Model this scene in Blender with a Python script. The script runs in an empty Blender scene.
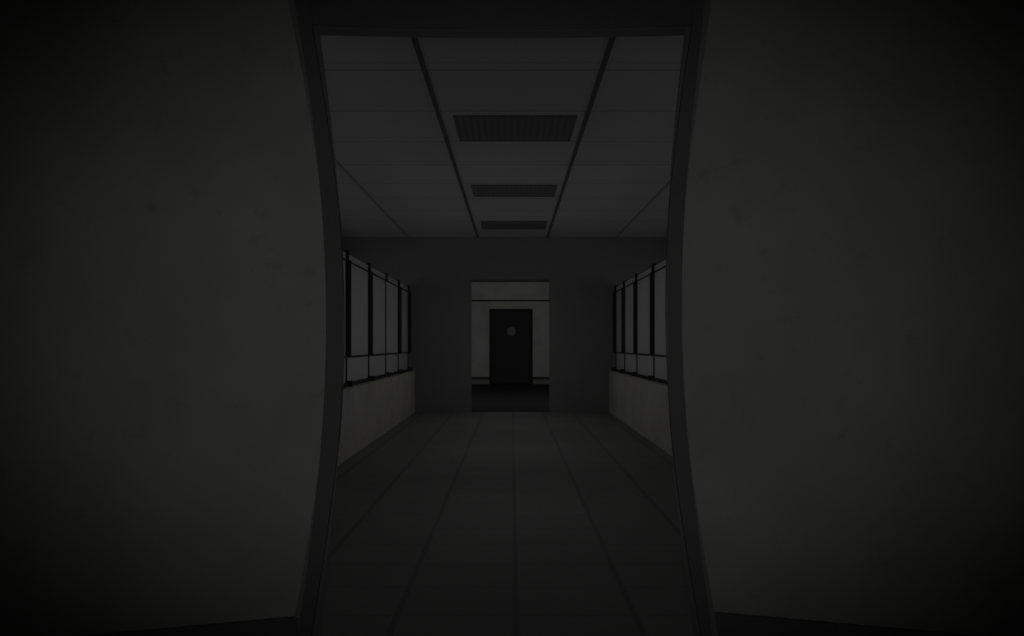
import bpy, bmesh, math
import numpy as np
from mathutils import Vector

sc = bpy.context.scene
COL = sc.collection
F = 600.0                      # focal length in pixels at 1024 wide
CX, HY = 512.0, 345.0          # vanishing point of the corridor
EYE = 1.4

def X(px, Y): return (px - CX) / F * Y
def Z(py, Y): return EYE + (HY - py) / F * Y

# ------------------------------------------------------------------ materials
def nodes(name):
    m = bpy.data.materials.new(name); m.use_nodes = True
    nt = m.node_tree; b = nt.nodes['Principled BSDF']
    return m, nt, b

def plain(name, col, rough=0.6, spec=0.3, var=0.0, scale=6.0, metallic=0.0):
    m, nt, b = nodes(name)
    b.inputs['Roughness'].default_value = rough
    b.inputs['Specular IOR Level'].default_value = spec
    b.inputs['Metallic'].default_value = metallic
    if var:
        tc = nt.nodes.new('ShaderNodeTexCoord'); n = nt.nodes.new('ShaderNodeTexNoise')
        n.inputs['Scale'].default_value = scale; n.inputs['Detail'].default_value = 5
        r = nt.nodes.new('ShaderNodeMapRange')
        r.inputs['From Min'].default_value = .3; r.inputs['From Max'].default_value = .7
        r.inputs['To Min'].default_value = 1 - var; r.inputs['To Max'].default_value = 1 + var
        v = nt.nodes.new('ShaderNodeVectorMath'); v.operation = 'SCALE'
        v.inputs[0].default_value = col
        nt.links.new(tc.outputs['Object'], n.inputs['Vector'])
        nt.links.new(n.outputs['Fac'], r.inputs['Value'])
        nt.links.new(r.outputs[0], v.inputs['Scale'])
        nt.links.new(v.outputs[0], b.inputs['Base Color'])
    else:
        b.inputs['Base Color'].default_value = (*col, 1)
    return m

def plaster(name, col, stain=(.36, .34, .28)):
    """painted wall: broad mottling, small stains and a faint relief"""
    m, nt, b = nodes(name); L = nt.links.new
    b.inputs['Roughness'].default_value = .85; b.inputs['Specular IOR Level'].default_value = .12
    tc = nt.nodes.new('ShaderNodeTexCoord')
    n1 = nt.nodes.new('ShaderNodeTexNoise'); n1.inputs['Scale'].default_value = 2.3; n1.inputs['Detail'].default_value = 6
    n2 = nt.nodes.new('ShaderNodeTexNoise'); n2.inputs['Scale'].default_value = 9; n2.inputs['Detail'].default_value = 8; n2.inputs['Roughness'].default_value = .7
    r1 = nt.nodes.new('ShaderNodeMapRange'); r1.inputs['From Min'].default_value = .3; r1.inputs['From Max'].default_value = .7
    r1.inputs['To Min'].default_value = .90; r1.inputs['To Max'].default_value = 1.08
    r2 = nt.nodes.new('ShaderNodeMapRange'); r2.inputs['From Min'].default_value = .57; r2.inputs['From Max'].default_value = .72
    r2.inputs['To Min'].default_value = 0; r2.inputs['To Max'].default_value = .55
    v = nt.nodes.new('ShaderNodeVectorMath'); v.operation = 'SCALE'; v.inputs[0].default_value = col
    mx = nt.nodes.new('ShaderNodeMix'); mx.data_type = 'RGBA'
    mx.inputs['B'].default_value = (*stain, 1)
    L(tc.outputs['Object'], n1.inputs['Vector']); L(tc.outputs['Object'], n2.inputs['Vector'])
    L(n1.outputs['Fac'], r1.inputs['Value']); L(n2.outputs['Fac'], r2.inputs['Value'])
    L(r1.outputs[0], v.inputs['Scale']); L(v.outputs[0], mx.inputs['A']); L(r2.outputs[0], mx.inputs['Factor'])
    L(mx.outputs['Result'], b.inputs['Base Color'])
    bp = nt.nodes.new('ShaderNodeBump'); bp.inputs['Strength'].default_value = .12; bp.inputs['Distance'].default_value = .01
    L(n2.outputs['Fac'], bp.inputs['Height']); L(bp.outputs[0], b.inputs['Normal'])
    return m

def tiled(name, col, joint, px, py, ox, oy, wx, wy, extra=None, rough=.7, spec=.2, var=.05, jm=.6, vscale=1.7):
    """flat tiles: joints every px / py metres in X / Y; extra = a second fainter cross line at that offset"""
    m, nt, b = nodes(name); L = nt.links.new
    b.inputs['Roughness'].default_value = rough; b.inputs['Specular IOR Level'].default_value = spec
    tc = nt.nodes.new('ShaderNodeTexCoord'); sp = nt.nodes.new('ShaderNodeSeparateXYZ'); L(tc.outputs['Object'], sp.inputs[0])
    def M(op, a, b_=None, c=None):
        n = nt.nodes.new('ShaderNodeMath'); n.operation = op
        for i, q in enumerate((a, b_, c)):
            if q is None: continue
            if isinstance(q, (int, float)): n.inputs[i].default_value = q
            else: L(q, n.inputs[i])
        return n.outputs[0]
    def line(axis, pitch, off, w):
        t = M('WRAP', M('SUBTRACT', sp.outputs[axis], off), pitch / 2, -pitch / 2)
        a = M('ABSOLUTE', t)
        n = nt.nodes.new('ShaderNodeMapRange'); n.interpolation_type = 'SMOOTHSTEP'
        n.inputs['From Min'].default_value = w * .4; n.inputs['From Max'].default_value = w
        n.inputs['To Min'].default_value = 1; n.inputs['To Max'].default_value = 0
        L(a, n.inputs['Value']); return n.outputs[0]
    g = M('MAXIMUM', line(0, px, ox, wx), M('MULTIPLY', line(1, py, oy, wy), jm))
    if extra: g = M('MAXIMUM', g, M('MULTIPLY', line(1, py, oy + extra, wy), jm * .5))
    # each tile its own slightly different tone
    cx = M('FLOOR', M('DIVIDE', M('SUBTRACT', sp.outputs[0], ox), px)); cy = M('FLOOR', M('DIVIDE', M('SUBTRACT', sp.outputs[1], oy), py))
    cb = nt.nodes.new('ShaderNodeCombineXYZ'); L(cx, cb.inputs[0]); L(cy, cb.inputs[1])
    wn = nt.nodes.new('ShaderNodeTexWhiteNoise'); L(cb.outputs[0], wn.inputs['Vector'])
    ns = nt.nodes.new('ShaderNodeTexNoise'); ns.inputs['Scale'].default_value = vscale; ns.inputs['Detail'].default_value = 6
    L(tc.outputs['Object'], ns.inputs['Vector'])
    k = M('ADD', M('MULTIPLY', wn.outputs['Value'], var), M('MULTIPLY', ns.outputs['Fac'], var * 3))
    k = M('ADD', k, 1 - var * 2)
    v = nt.nodes.new('ShaderNodeVectorMath'); v.operation = 'SCALE'; v.inputs[0].default_value = col; L(k, v.inputs['Scale'])
    mx = nt.nodes.new('ShaderNodeMix'); mx.data_type = 'RGBA'; mx.inputs['B'].default_value = (*joint, 1)
    L(g, mx.inputs['Factor']); L(v.outputs[0], mx.inputs['A']); L(mx.outputs['Result'], b.inputs['Base Color'])
    bp = nt.nodes.new('ShaderNodeBump'); bp.inputs['Strength'].default_value = .3; bp.inputs['Distance'].default_value = .004; bp.invert = True
    L(g, bp.inputs['Height']); L(bp.outputs[0], b.inputs['Normal'])
    return m

def frosted(name):
    m, nt, b = nodes(name); L = nt.links.new
    out = nt.nodes['Material Output']
    t = nt.nodes.new('ShaderNodeBsdfTranslucent'); t.inputs['Color'].default_value = (.80, .80, .80, 1)
    b.inputs['Base Color'].default_value = (.30, .30, .30, 1); b.inputs['Roughness'].default_value = .5
    b.inputs['Specular IOR Level'].default_value = .2
    mx = nt.nodes.new('ShaderNodeMixShader'); mx.inputs[0].default_value = .2
    L(t.outputs[0], mx.inputs[1]); L(b.outputs[0], mx.inputs[2]); L(mx.outputs[0], out.inputs['Surface'])
    return m

WALL = plaster('painted_plaster', (.50, .498, .476))
GREY = plain('grey_end_wall_paint', (.285, .285, .285), .85, .1, .02, 2.0)
OUTER = plain('bay_wall_paint', (.35, .35, .35), .9, .1, .02, 2.0)
LOWWALL = plaster('low_wall_plaster', (.66, .655, .61), (.50, .48, .42))
HEADER = plain('header_paint', (.185, .185, .185), .6, .2, .03, 5.0)
FRAME = plain('dark_grey_frame_paint', (.20, .20, .20), .6, .2, .03, 5.0)
REVEAL = plain('lit_reveal_grey', (.235, .235, .235), .7, .15)  # lighter than the frame: corridor light on the reveal put into the colour
CAPN = plain('black_near_skirting', (.19, .19, .19), .7, .1)
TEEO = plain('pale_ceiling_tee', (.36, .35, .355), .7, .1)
MULL = plain('dark_grey_mullion', (.12, .12, .12), .6, .15)
BLUR = plain('blur_edge_grey', (.33, .33, .325), .7, .15)  # grey of the added strip that imitates a blurred frame edge
BLACK = plain('black_skirting', (.05, .05, .05), .6, .2)
SKIRT = plain('grey_skirting', (.25, .25, .24), .6, .2, .05, 7)
DOORB = plain('black_door_paint', (.052, .052, .051), .7, .1)
DOORF = plain('black_door_frame_paint', (.040, .040, .040), .7, .1)
EMBL = plain('grey_emblem_enamel', (.21, .21, .21), .5, .2)
EMBR = plain('dark_emblem_rim', (.13, .13, .13), .5, .2)
BAR = plain('black_window_metal', (.055, .055, .055), .6, .15)
HEADR = plain('grey_window_head', (.78, .78, .76), .7, .15)
GLASS = frosted('frosted_glass')
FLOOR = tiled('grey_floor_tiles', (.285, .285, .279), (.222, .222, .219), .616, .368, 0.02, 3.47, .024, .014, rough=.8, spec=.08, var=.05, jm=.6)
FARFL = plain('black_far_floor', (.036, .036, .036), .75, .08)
CEIL = tiled('ceiling_tiles', (.485, .46, .472), (.21, .21, .21), 1.45, .86, 0.735, 4.91, .012, .016, extra=-.13, rough=.9, spec=.05, var=.025, jm=.6)
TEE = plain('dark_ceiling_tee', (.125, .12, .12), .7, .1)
CASE = plain('dark_lamp_case', (.16, .155, .155), .7, .1)
LOUV = plain('dark_louvre', (.15, .14, .143), .7, .1)
LOUB = plain('louvre_back', (.19, .175, .178), .8, .1)

# ------------------------------------------------------------------ builders
def link(name, bm, mat, parent=None, bevel=0.0):
    bmesh.ops.recalc_face_normals(bm, faces=bm.faces)
    me = bpy.data.meshes.new(name); bm.to_mesh(me); bm.free()
    o = bpy.data.objects.new(name, me); COL.objects.link(o)
    me.materials.append(mat)
    if parent:
        o.parent = parent
        o.location = -Vector(parent.location) if parent.type == 'EMPTY' else (0, 0, 0)
    if bevel:
        b = o.modifiers.new('bevel', 'BEVEL'); b.width = bevel; b.segments = 2; b.limit_method = 'ANGLE'
    return o

def box(bm, x0, x1, y0, y1, z0, z1):
    v = [bm.verts.new(p) for p in ((x0,y0,z0),(x1,y0,z0),(x1,y1,z0),(x0,y1,z0),(x0,y0,z1),(x1,y0,z1),(x1,y1,z1),(x0,y1,z1))]
    for f in ((3,2,1,0),(4,5,6,7),(0,1,5,4),(1,2,6,5),(2,3,7,6),(3,0,4,7)):
        bm.faces.new([v[i] for i in f])

def bxo(name, mat, parent, *bs, bevel=0.0):
    bm = bmesh.new()
    for b in bs: box(bm, *b)
    return link(name, bm, mat, parent, bevel)

def ring_loft(rings):
    """closed solid from a list of equal-length vertex rings"""
    bm = bmesh.new(); vs = [[bm.verts.new(p) for p in r] for r in rings]
    n = len(rings[0])
    for a, b in zip(vs, vs[1:]):
        for i in range(n): bm.faces.new((a[i], a[(i+1) % n], b[(i+1) % n], b[i]))
    bm.faces.new(vs[0][::-1]); bm.faces.new(vs[-1])
    return bm

def struct(o): o['kind'] = 'structure'; return o
def empty(name, loc=(0,0,0)):
    o = bpy.data.objects.new(name, None); COL.objects.link(o); o.location = loc
    o.empty_display_size = .2
    return o

def disc(name, mat, parent, cx, cz, y0, y1, r, r_in=0.0, n=40):
    bm = bmesh.new(); A = []
    for i in range(n):
        a = 2*math.pi*i/n; c, s = math.cos(a), math.sin(a)
        row = [bm.verts.new((cx+c*r, y0, cz+s*r)), bm.verts.new((cx+c*r, y1, cz+s*r))]
        if r_in: row += [bm.verts.new((cx+c*r_in, y1, cz+s*r_in)), bm.verts.new((cx+c*r_in, y0, cz+s*r_in))]
        A.append(row)
    for i in range(n):
        a, b = A[i], A[(i+1) % n]
        if r_in:
            for k in range(4): bm.faces.new((a[k], a[(k+1)%4], b[(k+1)%4], b[k]))
        else: bm.faces.new((a[0], a[1], b[1], b[0]))
    if not r_in:
        bm.faces.new([a[0] for a in A]); bm.faces.new([a[1] for a in A][::-1])
    return link(name, bm, mat, parent)

# ------------------------------------------------------------------ dimensions
Y1F, Y1B = 2.60, 2.617           # near frame, front and back
YA = 12.5                       # grey end wall of the corridor
YD = 21.5                       # wall with the black door
H = 3.65                        # ceiling
HW = 3.75                       # half width of the corridor with its side bays
NW = 2.9                        # half width of the near room

# ------------------------------------------------------------------ shell
struct(bxo('floor', FLOOR, None, (-HW-.2, HW+.2, -2.8, YA, -.12, 0)))
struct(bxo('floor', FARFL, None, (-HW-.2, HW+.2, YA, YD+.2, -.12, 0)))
struct(bxo('ceiling', CEIL, None, (-HW-.2, HW+.2, -2.8, YA+.001, H, H+.12)))
struct(bxo('ceiling', OUTER, None, (-HW-.2, HW+.2, YA+.001, YD+.2, H, H+.12)))
struct(bxo('wall_left', OUTER, None, (-HW-.15, -HW, 2.85, YD, 0, H)))
struct(bxo('wall_right', OUTER, None, (HW, HW+.15, 2.85, YD, 0, H)))
struct(bxo('wall_near_left', WALL, None, (-NW-.15, -NW, -2.6, 2.05, 0, H)))
struct(bxo('wall_near_right', WALL, None, (NW, NW+.15, -2.6, 2.05, 0, H)))
struct(bxo('wall_back', WALL, None, (-NW-.15, NW+.15, -2.75, -2.6, 0, H)))

# end wall of the corridor with its open doorway
ox0, ox1, oz = X(471.3, YA), X(549.6, YA), Z(279.6, YA)
bm = bmesh.new()
box(bm, -HW, ox0, YA, YA+.10, 0, H); box(bm, ox1, HW, YA, YA+.10, 0, H); box(bm, ox0, ox1, YA, YA+.10, oz, H)
struct(link('wall_end', bm, GREY))
struct(bxo('trim_2', BLACK, None, (ox0, ox1, YA+.01, YA+.09, 0, .012), bevel=.004))

# far wall with the black door, its joint line and skirting
dx0, dx1, dz = X(489.2, YD), X(532.8, YD), Z(308.8, YD)
jz = Z(300.6, YD)
bm = bmesh.new()
box(bm, -HW, dx0, YD, YD+.2, 0, jz-.03); box(bm, dx1, HW, YD, YD+.2, 0, jz-.03)
box(bm, dx0, dx1, YD, YD+.2, dz, jz-.03)
box(bm, -HW, HW, YD, YD+.2, jz+.03, H)
struct(link('wall_far', bm, WALL))
struct(bxo('trim_3', BLACK, None, (-HW, HW, YD+.03, YD+.12, jz-.03, jz+.03)))
def skirting(name, a, b):
    o = bxo(name, SKIRT, None, (a, b, YD-.03, YD, 0, .17)); struct(o)
    bxo('skirting_cap', BLACK, o, (a, b, YD-.045, YD, .17, .26), bevel=.006)
skirting('baseboard_far_left', -HW, dx0-.002); skirting('baseboard_far_right', dx1+.002, HW)

door = struct(empty('door_1', ((dx0+dx1)/2, YD+.1, 0)))
door['label'] = 'black door with a small round grey emblem at the far end'
bxo('door_frame', DOORF, door, (dx0, dx0+.07, YD-.01, YD+.16, 0, dz), (dx1-.07, dx1, YD-.01, YD+.16, 0, dz),
    (dx0+.07, dx1-.07, YD-.01, YD+.16, dz-.07, dz), bevel=.006)
bm = bmesh.new()
lx0, lx1, lz = dx0+.075, dx1-.075, dz-.075
box(bm, lx0, lx1, YD+.06, YD+.12, .01, lz)
leaf = link('door_leaf', bm, DOORB, door, bevel=.005)
ex, ez = X(511.3, YD), Z(331.4, YD)
disc('round_emblem', EMBL, door, ex, ez, YD+.03, YD+.046, .125)['label'] = 'dull grey round emblem plate'
disc('emblem_rim', EMBR, door, ex, ez, YD+.025, YD+.046, .165, .125)

# ------------------------------------------------------------------ ceiling grid
n = 0
for x in (-3.615, -2.165, -.715, .735, 2.185, 3.635):
    n += 1
    bm = bmesh.new(); box(bm, x-.020, x+.020, 2.86, YA, H-.014, H+.002); 
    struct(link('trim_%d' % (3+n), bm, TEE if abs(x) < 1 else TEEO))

def lamp(y0, y1, label):
    x0, x1 = -.578, .640
    t = empty('ceiling_light', ((x0+x1)/2, (y0+y1)/2, H))
    t['label'] = label; t['category'] = 'ceiling light'; t['group'] = 'unlit louvred ceiling lights of the corridor'
    w = .028
    bxo('lamp_frame', CASE, t, (x0, x1, y0, y0+w, H-.012, H), (x0, x1, y1-w, y1, H-.012, H),
        (x0, x0+w, y0+w, y1-w, H-.012, H), (x1-w, x1, y0+w, y1-w, H-.012, H), bevel=.003)
    bxo('reflector', LOUB, t, (x0+w, x1-w, y0+w, y1-w, H-.006, H-.001))
    bm = bmesh.new(); k = 17
    for i in range(1, k):
        x = x0+w+(x1-x0-2*w)*i/k
        box(bm, x-.010, x+.010, y0+w, y1-w, H-.010, H-.004)
    link('louvre', bm, LOUV, t)
    return t
lamp(5.88, 6.60, 'largest, nearest unlit louvred ceiling light, just inside the corridor')
lamp(8.42, 9.08, 'middle one of the three unlit louvred lights on the corridor ceiling')
lamp(10.88, 11.62, 'smallest, farthest unlit ceiling light, next to the grey end wall')

# ------------------------------------------------------------------ window partitions
PY0 = 2.86
def partition(s, side, idx, ys, thin):
    inner, outer = 2.02, 2.22
    a, b = sorted((s*inner, s*outer))
    struct(bxo('wall_low_'+side, LOWWALL, None, (a, b, PY0, YA, 0, .86)))
    w = struct(empty('window_%d' % idx, (s*2.17, 7.7, .86)))
    w['label'] = 'long %s row of frosted windows between black posts on a low wall' % side
    def bs(p, q, y0, y1, z0, z1):
        p, q = sorted((s*p, s*q)); return (p, q, y0, y1, z0, z1)
    bxo('window_sill', BAR, w, bs(2.115, 2.20, PY0, YA-.01, .86, .905), bevel=.004)
    bxo('middle_rail', BAR, w, bs(2.115, 2.165, PY0, YA-.01, 1.232, 1.258))
    bxo('transom', BAR, w, bs(2.14, 2.165, PY0, YA-.01, 2.494, 2.508))
    bxo('top_light', GLASS, w, bs(2.160, 2.176, PY0, YA-.01, 2.508, 2.60))['label'] = 'narrow top light of the window row'
    for y in ys:
        d = .058 if y not in thin else .004
        bm = bmesh.new()
        box(bm, *bs(2.153-d, 2.165, y-.022, y+.022, 1.25, 2.50))       # upper post
        box(bm, *bs(2.148, 2.165, y-.014, y+.016, .90, 1.25))            # thinner lower bar
        box(bm, *bs(2.075, 2.165, y-.03, y+.03, .86, .935))           # foot
        box(bm, *bs(2.122, 2.195, y-.018, y+.0182, 2.50, 2.635))          # cap across the head rail
        link('post', bm, MULL if y in thin else BAR, w, bevel=.003)
    e = [PY0] + sorted(ys)
    for y0, y1 in zip(e, e[1:]):
        if y1 - y0 < .1: continue
        bxo('pane', GLASS, w, bs(2.166, 2.176, y0, y1, .905, 1.245))
        bxo('pane', GLASS, w, bs(2.166, 2.176, y0, y1, 1.245, 2.512))
partition(-1, 'left', 1, [2.9, 4.13, 5.35, 6.6, 7.81, 9.03, 10.25, 11.38, 12.45], (10.25,))
partition(1, 'right', 2, [2.9, 4.14, 5.38, 6.62, 7.86, 9.12, 10.36, 11.48, 12.45], ())

# ------------------------------------------------------------------ near doorway: bowed frame between splayed walls
def fit(pts, deg=4):
    p = np.polyfit([(a-318)/318 for a, b in pts], [b for a, b in pts], deg)
    return lambda y: float(np.polyval(p, (min(max(y, -40), 676)-318)/318))
LO = fit([(0,294),(25,298.5),(36,300),(60,304.5),(100,310.5),(140,315.5),(160,317),(200,320.5),(236,323.5),(270,325),(320,326.2),(370,325.5),(400,324),(430,322),(470,319.3),(500,316),(536,311.5),(560,307.5),(590,303.5),(610,300.5),(636,298)])
LI = fit([(25,319),(36,321),(60,324),(100,329),(140,333.6),(160,335.5),(200,338.5),(236,341.2),(270,343),(320,344.3),(370,343.8),(400,342.2),(430,340),(470,337.2),(500,334),(536,330.6),(560,328.5),(590,325),(610,322),(636,319)])
RO = fit([(0,705.5),(20,703),(36,700.5),(60,698),(100,694),(140,690.5),(190,686.5),(236,683.6),(280,682),(330,681.5),(370,682.5),(400,684.5),(430,687.5),(470,690.7),(500,694.5),(536,699.5),(560,702.5),(590,706),(610,709),(636,712)])
RI = fit([(20,686),(36,683.5),(60,680.5),(100,676.3),(140,672.7),(190,669.7),(236,667.3),(280,666),(330,665.6),(370,666.6),(400,668.5),(430,671),(470,673.6),(500,676.6),(536,680.5),(560,683),(590,687),(610,689.8),(636,694)])
def stripw(y): return 7.0*max(0.0, abs(y-325)-110)/210           # added edge strips widen towards head and foot
ZT = Z(-40, Y1F)
ys = [676 - i*(676+40)/60 for i in range(61)]
def near_z(y): return max(0.0, Z(y, Y1F))

frame = struct(empty('trim_1', (X(505, 2.65), 2.65, 0)))
frame['label'] = 'dark grey doorway frame whose uprights bow inward'
def jamb(outer, inner, s):
    rings = []
    for y in ys:
        z = near_z(y)
        xo = X(outer(y), Y1F); xi = X(inner(y) + s*stripw(y), Y1B)
        r = [(xo, Y1F, z), (xi, Y1F, z), (xi, Y1B, z), (xi+s*.03, 2.715, z), (xo, 2.715, z)]
        rings.append(r)
    link('jamb', ring_loft(rings), FRAME, frame)
    rings = []  # added strip imitating blur outside the jamb, not a casing part
    for y in ys:
        z = near_z(y); xo = X(outer(y), Y1F)
        xl = xo + s*(stripw(y)+.3)/F*Y1F
        rings.append([(xo-s*.012, Y1F+.018, z), (xl, Y1F+.018, z), (xl+s*.003, Y1F+.11, z), (xo-s*.012, Y1F+.11, z)])
    link('blur_edge', ring_loft(rings), BLUR, frame)['label'] = 'added lighter strip imitating blur along the doorway frame'
def reveal_strip(inner, s):  # added inner strip, its lighter grey standing in for a lit reveal
    rings = []
    for y in ys:
        z = near_z(y); xi = X(inner(y) + s*stripw(y), Y1B); xn = X(inner(y), Y1B+.012)
        rings.append([(xi+s*.02, Y1B+.012, z), (xn, Y1B+.012, z), (xn+s*.024, 2.70, z), (xi+s*.02, 2.70, z)])
    link('lit_reveal', ring_loft(rings), REVEAL, frame)
reveal_strip(LI, -1); reveal_strip(RI, 1)
jamb(LO, LI, -1); jamb(RO, RI, 1)
# header with a slightly bowed lower edge
rings = []
for i in range(25):
    t = i/24; x = (LO(10)+3) + (RO(10)-LO(10)-6)*t
    bow = 3.5*(1-((x-505)/200)**2)
    xx = X(x, Y1F)
    zf = zb = Z(23.5+bow, Y1F)
    rings.append([(xx, Y1F+.001, zf+.0), (xx, Y1F+.001, ZT), (xx, Y1B-.001, ZT), (xx, Y1B-.001, zb)])
link('header', ring_loft(rings), HEADER, frame)

rings = []  # same added strip under the header, for the lit soffit
for i in range(25):
    t = i/24; x = 306 + 398*t
    bow = 3.5*(1-((x-505)/200)**2)
    z0, z1 = Z(34.2+bow, 2.70), Z(20, 2.66)
    rings.append([(X(x, 2.66), 2.645, z0), (X(x, 2.66), 2.645, z1), (X(x, 2.66), 2.705, z1), (X(x, 2.66), 2.705, z0)])
link('lit_reveal', ring_loft(rings), REVEAL, frame)
SL = .215
def splay(name, s, outer):
    x_end = s*(NW+.02)
    def yw(x, off): return 2.635 - SL*(abs(x)-.929) + off
    rings_lo = []; bm = bmesh.new(); rows = []
    xs_n = 10
    for y in ys + [None]:
        z = near_z(y) if y is not None else H
        yy = y if y is not None else -40
        xe = X(outer(yy), Y1F) - s*.010
        row = []
        for off in (0, .16):
            for i in range(xs_n+1):
                x = xe + (x_end-xe)*(i/xs_n)
                row.append(bm.verts.new((x, yw(x, off), z)))
        rows.append(row)
    m = xs_n+1
    for a, b in zip(rows, rows[1:]):
        for k in (0, m):
            for i in range(xs_n): bm.faces.new((a[k+i], a[k+i+1], b[k+i+1], b[k+i]))
        bm.faces.new((a[0], b[0], b[m], a[m])); bm.faces.new((a[m-1], a[2*m-1], b[2*m-1], b[m-1]))
    for r in (rows[0], rows[-1]):
        for i in range(xs_n): bm.faces.new((r[i], r[i+1], r[m+i+1], r[m+i]))
    bmesh.ops.remove_doubles(bm, verts=bm.verts, dist=1e-5)
    for f in bm.faces: f.smooth = False
    struct(link(name, bm, WALL))
    # skirting board along the splayed wall
    sd = name.split('_')[-1]
    x0 = X(outer(612), Y1F) + s*(.020 if s < 0 else .008)
    def strip(nm, mat, parent, z0, z1, th):
        rings = []
        for i in range(9):
            x = x0 + (s*(NW-.01)-x0)*i/8
            yb = yw(x, -.001)
            rings.append([(x, yb-th, z0), (x, yb-th, z1), (x, yb+.004, z1), (x, yb+.004, z0)])
        return link(nm, ring_loft(rings), mat, parent)
    base = struct(strip('baseboard_near_'+sd, CAPN, None, 0, .110, .012))
    strip('skirting_cap', CAPN, base, .110, .212 if s < 0 else .226, .020)
splay('wall_front_left', -1, LO); splay('wall_front_right', 1, RO)
struct(bxo('wall_front_top', GREY, None, (X(LO(-40), Y1F)-.02, X(RO(-40), Y1F)+.02, 2.645, 2.80, ZT+.0, H)))
# corridor side of the near wall
jl, jr = X(LO(318), Y1F)-.13, X(RO(318), Y1F)+.14
struct(bxo('wall_near_end', GREY, None, (-HW, jl, 2.80, 2.85, 0, H), (jr, HW, 2.80, 2.85, 0, H), (jl, jr, 2.80, 2.85, 2.95, H)))

# ------------------------------------------------------------------ light
def area(name, loc, rot, sx, sy, power, col=(1, 1, 1)):
    l = bpy.data.lights.new(name, 'AREA'); l.shape = 'RECTANGLE'; l.size = sx; l.size_y = sy
    l.energy = power; l.color = col
    o = bpy.data.objects.new(name, l); COL.objects.link(o); o.location = loc; o.rotation_euler = rot
    return o
R = math.radians
P_BAY, P_FAR, P_SPOT, P_HALL = 5.8, 30.0, 12.6, 3.2
for s, nm in ((-1, 'left_bay_fill'), (1, 'right_bay_fill')):
    area(nm, (s*(HW-.04), 7.9, 1.7), (0, R(90)*(1 if s > 0 else -1), 0), 1.9, 9.0, P_BAY)  # unseen panels added in the bays to brighten panes and ceiling
area('far_room_fill', (0, YA+.30, 3.2), (R(90-12), 0, 0), 5.0, .6, P_FAR)  # unseen fill added behind the end wall to brighten the far wall
for k, (y, f) in enumerate(((5.0, .48), (8.0, .95), (10.6, 1.05))):
    pl = bpy.data.lights.new('corridor_fill', 'POINT'); pl.energy = P_HALL*f*1.0; pl.shadow_soft_size = 0  # added fill points in mid-air, no fitting belongs to them
    po = bpy.data.objects.new('corridor_fill', pl); COL.objects.link(po); po.location = (0, y, 1.4 if k == 0 else 1.7)
sp = bpy.data.lights.new('camera_fill_spot', 'SPOT'); sp.energy = P_SPOT; sp.spot_size = R(104); sp.spot_blend = .74  # fill added at the camera, its cone darkens the near walls outward
sp.shadow_soft_size = .12
so = bpy.data.objects.new('camera_fill_spot', sp); COL.objects.link(so); so.location = (0, -.02, 1.46)
so.rotation_euler = (R(90+1.5), 0, 0); so.scale = (1, .66, 1)

w = bpy.data.worlds.new('World'); sc.world = w; w.use_nodes = True
w.node_tree.nodes['Background'].inputs[0].default_value = (0, 0, 0, 1)
w.node_tree.nodes['Background'].inputs[1].default_value = 0

# ------------------------------------------------------------------ camera
cam = bpy.data.cameras.new('camera'); co = bpy.data.objects.new('camera', cam); COL.objects.link(co)
cam.sensor_width = 36; cam.lens = 36*F/1024; cam.shift_y = (HY-318)/1024; cam.clip_start = .02
co.location = (0, 0, EYE); co.rotation_euler = (R(90), 0, 0)
sc.camera = co
vs = sc.view_settings
sc.display_settings.display_device = 'sRGB'
vs.view_transform = 'Standard'; vs.look = 'None'; vs.gamma = 1; vs.exposure = 0; vs.use_curve_mapping = False
sc.cycles.use_denoising = True
